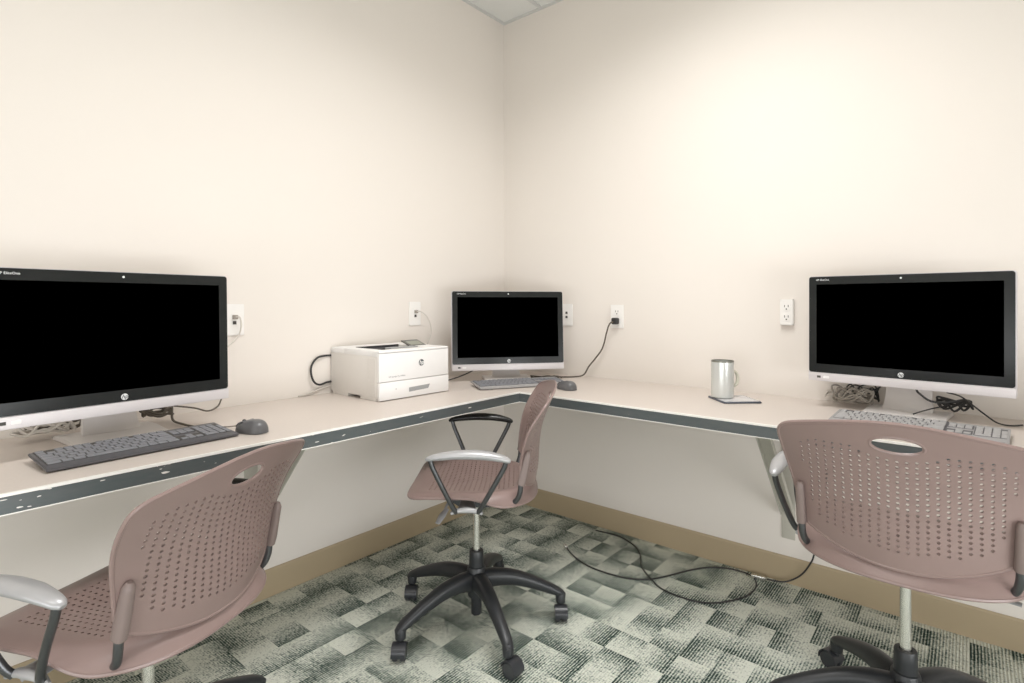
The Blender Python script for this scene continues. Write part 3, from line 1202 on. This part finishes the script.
# ------------------------------------------------------------------ printer
def make_printer():
    t = thing('laser_printer', 'white laser printer on the left desk between the outlet and the corner computer', 'printer', (0.349, -1.145, DESK), R(-1.2))
    # local: front face x=0 (towards +x), going back to -0.325; left end y=0, right end y=0.375; height .218
    W, Dp, H = 0.358, 0.344, 0.196
    b = bmesh.new()
    # side profile body with finger notch at the bottom side
    bx(b, -Dp, -0.012, 0.0, W, 0.012, H - 0.022, 0.004)
    for (x0, x1) in ((-Dp + 0.01, -0.215), (-0.13, -0.02)):
        bx(b, x0, x1, 0.002, W - 0.002, 0.0, 0.014, 0.002)
    obj('body', b, 'printer_side', t)
    b = bmesh.new()
    # top cover with sunken output well: frame built of strips
    z0, z1 = H - 0.024, H
    bx(b, -0.055, -0.0125, 0.0, W, z0, z1, 0.004, 3)
    bx(b, -0.020, 0.0, 0.0, W, H - 0.0095, z1, 0.004, 3)
    bx(b, -Dp, -0.245, 0.0, W, z0, z1, 0.006, 3)
    bx(b, -0.25, -0.05, 0.0, 0.055, z0, z1 - 0.0002, 0.004, 2)
    bx(b, -0.25, -0.05, W - 0.085, W, z0, z1 - 0.0002, 0.004, 2)
    obj('top_cover', b, 'white_plastic', t)
    b = prism(bmesh.new(), [(-0.247, H - 0.045), (-0.055, H - 0.006), (-0.055, H - 0.023), (-0.247, H - 0.055)], 0.055, W - 0.085,
              Matrix(((1, 0, 0, 0), (0, 0, 1, 0), (0, 1, 0, 0), (0, 0, 0, 1))))
    obj('output_tray', b, 'printer_grey', t, smooth=False)
    b = bmesh.new()
    bx(b, -0.243, -0.235, 0.056, W - 0.086, H - 0.04, H + 0.001)
    bx(b, -0.235, -0.19, 0.08, W - 0.12, H - 0.012, H - 0.008)
    obj('output_slot', b, 'dark_gap', t, smooth=False)
    b = bmesh.new()
    bx(b, -0.10, -0.058, 0.10, W - 0.12, H - 0.006, H + 0.004, 0.002)
    obj('paper_stop', b, 'printer_grey', t)
    b = box(-0.012, 0.0, 0.0, W, 0.0745, H - 0.0105, 0.003)
    obj('front_door', b, 'white_plastic', t)
    b = bmesh.new()
    bx(b, -0.012, 0.002, 0.0, W, 0.003, 0.0725, 0.003)
    tr = obj('paper_tray', b, 'white_plastic', t)
    b = prism(bmesh.new(), [(0.143, 0.041), (0.252, 0.045), (0.243, 0.028), (0.143, 0.024)], 0.002, 0.0026,
              Matrix(((0, 0, 1, 0), (1, 0, 0, 0), (0, 1, 0, 0), (0, 0, 0, 1))))
    obj('tray_handle', b, 'printer_grey', tr, smooth=False)
    b = box(0.002, 0.0025, 0.076, 0.081, 0.041, 0.044)
    obj('tray_mark', b, 'printer_grey', tr, smooth=False)
    # side vent panel on the left end
    b = bmesh.new()
    bx(b, -0.075, -0.02, -0.0012, 0.001, 0.02, H - 0.03)
    for k in range(9):
        bx(b, -0.068, -0.028, -0.002, -0.001, 0.028 + k * 0.0065, 0.031 + k * 0.0065)
    obj('side_panel', b, 'printer_side', t, smooth=False)
    # control panel, tilted, at the right rear
    mt = Matrix.Translation((-0.150, W - 0.060, H + 0.001)) @ Matrix.Rotation(R(18), 4, 'Y')
    b = box(-0.048, 0.048, -0.045, 0.045, 0.0, 0.006, 0.002, mtx=mt)
    cp = obj('control_panel', b, 'panel', t)
    b = box(-0.03, 0.012, -0.034, 0.034, 0.006, 0.0066, mtx=mt)
    obj('panel_screen', b, 'screen_green', cp, smooth=False)
    S = Matrix(((0, 0, 1, 0), (1, 0, 0, 0), (0, 1, 0, 0), (0, 0, 0, 1)))
    # round outline logo
    mt = Matrix.Translation((0.0004, 0.208, 0.137)) @ S
    logo_parts(t, 0, 0, 0, mt, 0.0135, 'logo_dark', 'white_plastic')
    tx = text_mesh('HP LaserJet Pro M402n', 0.0085, extrude=0.0002)
    bmesh.ops.transform(tx, matrix=Matrix.Translation((0.0004, 0.085, 0.092)) @ S, verts=tx.verts)
    obj('model_lettering', tx, 'printer_grey', t, smooth=False)
    return t


make_printer()

# ------------------------------------------------------------------ mug and pad
pad = thing('desk_pad', 'thin dark slate pad lying on the right desk under the mug', 'pad', (1.383, -0.226, DESK), R(-46.6))
b = prism(bmesh.new(), rrect(0.150, 0.150, 0.008), 0.0, 0.007, bev=0.002)
obj('slab', b, 'pad', pad)
b = prism(bmesh.new(), rrect(0.136, 0.136, 0.006), 0.007, 0.0078)  # pale sheet painting the glare on the slab
obj('glare_sheet', b, 'pad_glare', pad)
mug = thing('mug', 'tall pale grey mug with side handle on the dark pad', 'mug', (1.340, -0.232, DESK + 0.0078), R(39.7))
b = lathe(bmesh.new(), [(0.036, 0.0), (0.041, 0.003), (0.0425, 0.015), (0.0425, 0.140), (0.0425, 0.1425), (0.0385, 0.1425), (0.0385, 0.014), (0.03, 0.010)], 40)
obj('cup', b, 'mug', mug)
b = lathe(bmesh.new(), [(0.0385, 0.1415), (0.0428, 0.1415), (0.0435, 0.1445), (0.0425, 0.147), (0.0393, 0.147), (0.0383, 0.1445)], 40, axis_cap=False)
obj('rim', b, 'mug_rim', mug)
b = tube(bmesh.new(), [(0.040, 0, 0.100), (0.050, 0, 0.102), (0.058, 0, 0.090), (0.060, 0, 0.072), (0.056, 0, 0.055), (0.048, 0, 0.047), (0.040, 0, 0.048)], [0.006] * 7, seg=12, flat=[0.009] * 7, up=(0, 1, 0))
obj('handle', b, 'mug_handle', mug)


# ------------------------------------------------------------------ outlets
def outlet(name, label, loc, rz, kind):
    t = thing(name, label, 'outlet', loc, rz, 'white wall outlets')
    # local: x out of wall, y along the wall, z up
    S = Matrix(((0, 0, 1, 0), (1, 0, 0, 0), (0, 1, 0, 0), (0, 0, 0, 1)))
    if kind == 'box':
        b = prism(bmesh.new(), rrect(0.050, 0.105, 0.004), 0.0, 0.018, S, bev=0.003)
        obj('cover', b, 'outlet', t)
        for s in (-1, 1):
            b = prism(bmesh.new(), rrect(0.030, 0.030, 0.008, cy=s * 0.021), 0.018, 0.0195, S)
            f = obj('socket', b, 'outlet', t)
            b = bmesh.new()
            bx(b, 0.0193, 0.0199, -0.008, -0.0055, s * 0.021, s * 0.021 + 0.009)
            bx(b, 0.0193, 0.0199, 0.0055, 0.008, s * 0.021, s * 0.021 + 0.009)
            bx(b, 0.0193, 0.0199, -0.0025, 0.0025, s * 0.021 - 0.010, s * 0.021 - 0.005)
            obj('slot', b, 'slot', f, smooth=False)
        return t
    b = prism(bmesh.new(), rrect(0.072, 0.116, 0.004), 0.0, 0.006, S, bev=0.002)
    obj('cover_plate', b, 'outlet', t)
    if kind == 'duplex':
        for s in (-1, 1):
            b = prism(bmesh.new(), rrect(0.032, 0.028, 0.010, cy=s * 0.021), 0.006, 0.0072, S)
            f = obj('socket', b, 'outlet', t)
            b = bmesh.new()
            bx(b, 0.0070, 0.0077, -0.008, -0.0052, s * 0.021, s * 0.021 + 0.009)
            bx(b, 0.0070, 0.0077, 0.0052, 0.008, s * 0.021, s * 0.021 + 0.009)
            bx(b, 0.0070, 0.0077, -0.003, 0.003, s * 0.021 - 0.010, s * 0.021 - 0.005)
            obj('slot', b, 'slot', f, smooth=False)
    else:
        for s in (-1, 1):
            b = box(0.0055, 0.0075, -0.009, 0.009, s * 0.011 - 0.009, s * 0.011 + 0.009, 0.0006)
            f = obj('jack', b, 'outlet', t)
            b = box(0.0073, 0.0080, -0.0065, 0.0065, s * 0.011 - 0.006, s * 0.011 + 0.006)
            obj('slot', b, 'slot', f, smooth=False)
    for s in (-1, 1):
        b = lathe(bmesh.new(), [(0.0025, 0.006), (0.0025, 0.0068)], 12, Matrix.Translation((0, 0, s * 0.048)) @ S) if kind != 'duplex' else None
        if b is not None:
            obj('screw', b, 'outlet', t)
    return t


outlet('wall_outlet', 'white data outlet right beside the left computer screen', (0, -1.537, 1.078), 0, 'data')
outlet('wall_outlet', 'white data outlet on the left wall above the printer', (0, -0.675, 1.088), 0, 'data')
outlet('wall_outlet', 'white data outlet half hidden at the right edge of the corner computer', (0.445, 0, 1.077), R(-90), 'data')
outlet('wall_outlet', 'white power outlet on the right wall with a black plug in it', (0.745, 0, 1.073), R(-90), 'duplex')
outlet('wall_outlet', 'narrow raised white power outlet left of the right computer', (1.523, 0, 1.102), R(-90), 'box')


# ------------------------------------------------------------------ cords
def cord(name, label, pts, rad, mat, smooth=6, cat='cable', extra=None):
    if extra is None:
        b = tube(bmesh.new(), pts, rad, seg=8, smooth=smooth)
        return tag(obj(name, b, mat), label, cat)
    t = thing(name, label, cat, (0, 0, 0))
    b = tube(bmesh.new(), pts, rad, seg=8, smooth=smooth)
    obj('cable', b, mat, t)
    extra(t)
    return t


# black power cord from the right wall outlet to the corner computer
def plug_d(t):
    b = box(0.727, 0.762, -0.036, -0.0078, 1.034, 1.067, 0.010, 4)
    obj('plug', b, 'cord_black', t)


cord('power_cord', 'black power cord drooping from the right wall outlet to the corner computer',
     [(0.744, -0.026, 1.050), (0.728, -0.046, 1.038), (0.708, -0.042, 0.995), (0.690, -0.036, 0.94), (0.672, -0.036, 0.90), (0.635, -0.036, 0.855), (0.600, -0.036, 0.815),
      (0.574, -0.045, 0.772), (0.535, -0.075, 0.7625), (0.48, -0.13, 0.7625), (0.44, -0.15, 0.7625)], 0.0038, 'cord_brown', extra=plug_d)


def plug_a(t):
    b = box(0.0082, 0.024, -1.546, -1.530, 1.080, 1.096, 0.003)
    obj('plug', b, 'cord_grey', t)


cord('network_cord', 'beige network cord from the outlet down behind the left computer',
     [(0.022, -1.538, 1.089), (0.036, -1.530, 1.086), (0.038, -1.527, 1.05), (0.03, -1.54, 1.01), (0.03, -1.60, 0.96), (0.05, -1.68, 0.90), (0.06, -1.76, 0.83), (0.08, -1.82, 0.775)], 0.0028, 'cord_white', extra=plug_a)


def plug_b(t):
    b = box(0.0082, 0.022, -0.683, -0.668, 1.090, 1.105, 0.003)
    obj('plug', b, 'cord_grey', t)


cord('network_cord', 'thin grey network cord curving from the left wall outlet to the printer',
     [(0.020, -0.675, 1.098), (0.036, -0.665, 1.098), (0.045, -0.635, 1.075), (0.04, -0.605, 1.03), (0.035, -0.600, 0.98), (0.03, -0.625, 0.93), (0.025, -0.68, 0.88), (0.018, -0.72, 0.84), (0.009, -0.74, 0.80)],
     0.0026, 'cord_white', extra=plug_b)

cord('power_cord', 'black power cord looping out behind the left end of the printer',
     [(0.008, -1.10, 0.915), (0.004, -1.16, 0.918), (0.012, -1.205, 0.912), (0.016, -1.232, 0.885), (0.016, -1.235, 0.85), (0.016, -1.222, 0.815), (0.014, -1.195, 0.800), (0.008, -1.155, 0.806), (0.007, -1.12, 0.806)],
     0.0042, 'cord_black')
cord('power_cord', 'pale cord lying on the desk behind the printer',
     [(0.006, -1.285, 0.7625), (0.010, -1.250, 0.768), (0.008, -1.215, 0.775), (0.006, -1.17, 0.785), (0.006, -1.12, 0.79)], 0.0036, 'cord_white')
cord('data_cable', 'short dark cable between the printer and the corner computer',
     [(0.09, -0.745, 0.775), (0.10, -0.70, 0.762), (0.12, -0.65, 0.762), (0.15, -0.59, 0.766), (0.18, -0.52, 0.785), (0.20, -0.45, 0.81)], 0.003, 'cord_black')
cord('mouse_cord', 'thin grey mouse cord curving into the gap by the left keyboard',
     [(0.405, -1.688, 0.772), (0.385, -1.695, 0.768), (0.345, -1.705, 0.7612), (0.315, -1.725, 0.7612), (0.29, -1.745, 0.7612)], 0.0019, 'cord_grey')


def loops(name, label, c, ax, ay, az, n, rad, mat, seed, turns=None, tails=(), zmin=DESK + 0.016):
    """a messy coil of cable around centre c; ax/ay are half-extents along dirs"""
    rnd = random.Random(seed)
    pts = []
    for k in range(n * 8):
        a = 2 * math.pi * k / 8
        j = 0.75 + 0.25 * rnd.random()
        u = math.cos(a) * j * ax[0] + rnd.uniform(-0.1, 0.1) * ax[0]
        v = math.sin(a) * j * ay[0] + rnd.uniform(-0.1, 0.1) * ay[0]
        p = Vector(c) + Vector(ax[1]) * u + Vector(ay[1]) * v
        p.z = max(zmin + rad + 0.001, c[2] + rnd.uniform(-1, 1) * az + (math.sin(a) * ay[0] if False else 0))
        pts.append(tuple(p))
    pts = list(tails) + pts
    b = tube(bmesh.new(), pts, rad, seg=8, smooth=5)
    return tag(obj(name, b, mat), label, 'cable', None)


Yd, Xd = (0, 1, 0), (1, 0, 0)
loops('cable_coil', 'brown coiled cable behind the left computer stand, left side', (0.075, -2.065, 0.790), (0.080, Yd), (0.022, Xd), 0.014, 3, 0.0042, 'cord_brown', 3)
loops('cable_coil', 'pale grey cable loops behind the left computer stand, left side', (0.118, -2.100, 0.792), (0.070, Yd), (0.018, Xd), 0.018, 3, 0.0038, 'cord_white', 8)
loops('cable_coil', 'dark bundled cable behind the left computer stand, right side', (0.105, -1.820, 0.792), (0.045, Yd), (0.022, Xd), 0.013, 4, 0.0036, 'cord_brown', 5,
      tails=[(0.30, -1.775, 0.765), (0.22, -1.785, 0.765), (0.15, -1.79, 0.770)])
cord('data_cable', 'thin dark cable from the left computer bundle across the desk to below the outlet',
     [(0.07, -1.76, 0.80), (0.075, -1.70, 0.785), (0.085, -1.66, 0.77), (0.06, -1.62, 0.775), (0.04, -1.60, 0.79), (0.035, -1.59, 0.82), (0.03, -1.60, 0.85)], 0.0028, 'cord_brown')
loops('cable_coil', 'tangled dark cable behind the corner computer stand', (0.455, -0.205, 0.768), (0.085, (0.77, 0.63, 0)), (0.022, (0.63, -0.77, 0)), 0.008, 4, 0.0024, 'cord_brown', 11, zmin=DESK)
loops('cable_coil', 'tangled black and grey cable pile left of the right computer stand', (1.765, -0.098, 0.800), (0.072, Xd), (0.020, Yd), 0.030, 6, 0.0032, 'cord_grey', 21)
loops('cable_coil', 'dark cable tangle on top of the pile left of the right computer stand', (1.785, -0.050, 0.805), (0.060, Xd), (0.015, Yd), 0.030, 4, 0.0026, 'cord_black', 24)
loops('cable_coil', 'wide pale cable loop left of the right computer stand', (1.735, -0.020, 0.795), (0.085, Xd), (0.008, Yd), 0.02, 2, 0.0028, 'cord_white', 33)
loops('cable_coil', 'black coiled power cord right of the right computer stand', (2.056, -0.10, 0.802), (0.045, Xd), (0.020, Yd), 0.022, 4, 0.0036, 'cord_black', 41,
      tails=[(1.955, -0.150, 0.850), (1.965, -0.150, 0.835), (2.005, -0.14, 0.81)])
cord('data_cable', 'thin black cable running right from the coil along the right desk',
     [(2.035, -0.13, 0.845), (2.07, -0.125, 0.835), (2.10, -0.12, 0.81), (2.13, -0.13, 0.785), (2.16, -0.15, 0.765), (2.19, -0.155, 0.7615), (2.22, -0.12, 0.7615)], 0.0024, 'cord_black')
cord('data_cable', 'thin black cable dropping from the coil towards the right keyboard',
     [(2.03, -0.135, 0.80), (2.00, -0.16, 0.792), (1.975, -0.20, 0.786), (1.955, -0.265, 0.784)], 0.0022, 'cord_black')


# floor cables
def floor_ends(t):
    b = box(-0.014, 0.014, -0.007, 0.007, 0.0, 0.013, 0.002, mtx=Matrix.Translation((0.650, -0.318, 0.001)) @ Matrix.Rotation(R(-35), 4, 'Z'))
    obj('plug', b, 'chrome', t)
    b = box(-0.028, 0.028, -0.009, 0.009, 0.0, 0.017, 0.003, mtx=Matrix.Translation((1.425, -0.052, 0.001)) @ Matrix.Rotation(R(8), 4, 'Z'))
    obj('connector', b, 'chrome', t)


z = 0.005
cord('floor_cable', 'black cable looping over the carpet by the right wall, with a metal connector',
     [(0.655, -0.32, z + 0.003), (0.70, -0.352, z), (0.76, -0.385, z), (0.838, -0.41, z), (0.91, -0.412, z), (0.98, -0.404, z), (1.04, -0.38, z), (1.09, -0.335, z), (1.129, -0.269, z),
      (1.18, -0.165, z), (1.236, -0.085, z), (1.30, -0.045, z), (1.37, -0.038, z), (1.41, -0.06, z), (1.436, -0.12, z), (1.436, -0.19, z), (1.415, -0.26, z), (1.36, -0.345, z), (1.30, -0.385, z), (1.22, -0.395, z),
      (1.145, -0.381, z), (1.09, -0.35, z + 0.008), (1.048, -0.315, z + 0.008), (1.005, -0.26, z), (0.973, -0.202, z), (0.94, -0.15, z), (0.89, -0.10, z), (0.81, -0.06, z), (0.74, -0.055, z), (0.66, -0.065, z)],
     0.0031, 'cord_black', smooth=5, extra=floor_ends)
cord('floor_cable', 'black cable rising from the floor connector along the right wall under the desk',
     [(1.455, -0.048, 0.010), (1.485, -0.040, 0.010), (1.52, -0.030, 0.014), (1.556, -0.022, 0.035), (1.585, -0.022, 0.066), (1.607, -0.025, 0.105), (1.624, -0.025, 0.15), (1.645, -0.02, 0.28), (1.665, -0.015, 0.45), (1.68, -0.012, 0.62), (1.69, -0.012, 0.712)],
     0.0031, 'cord_black', smooth=5)
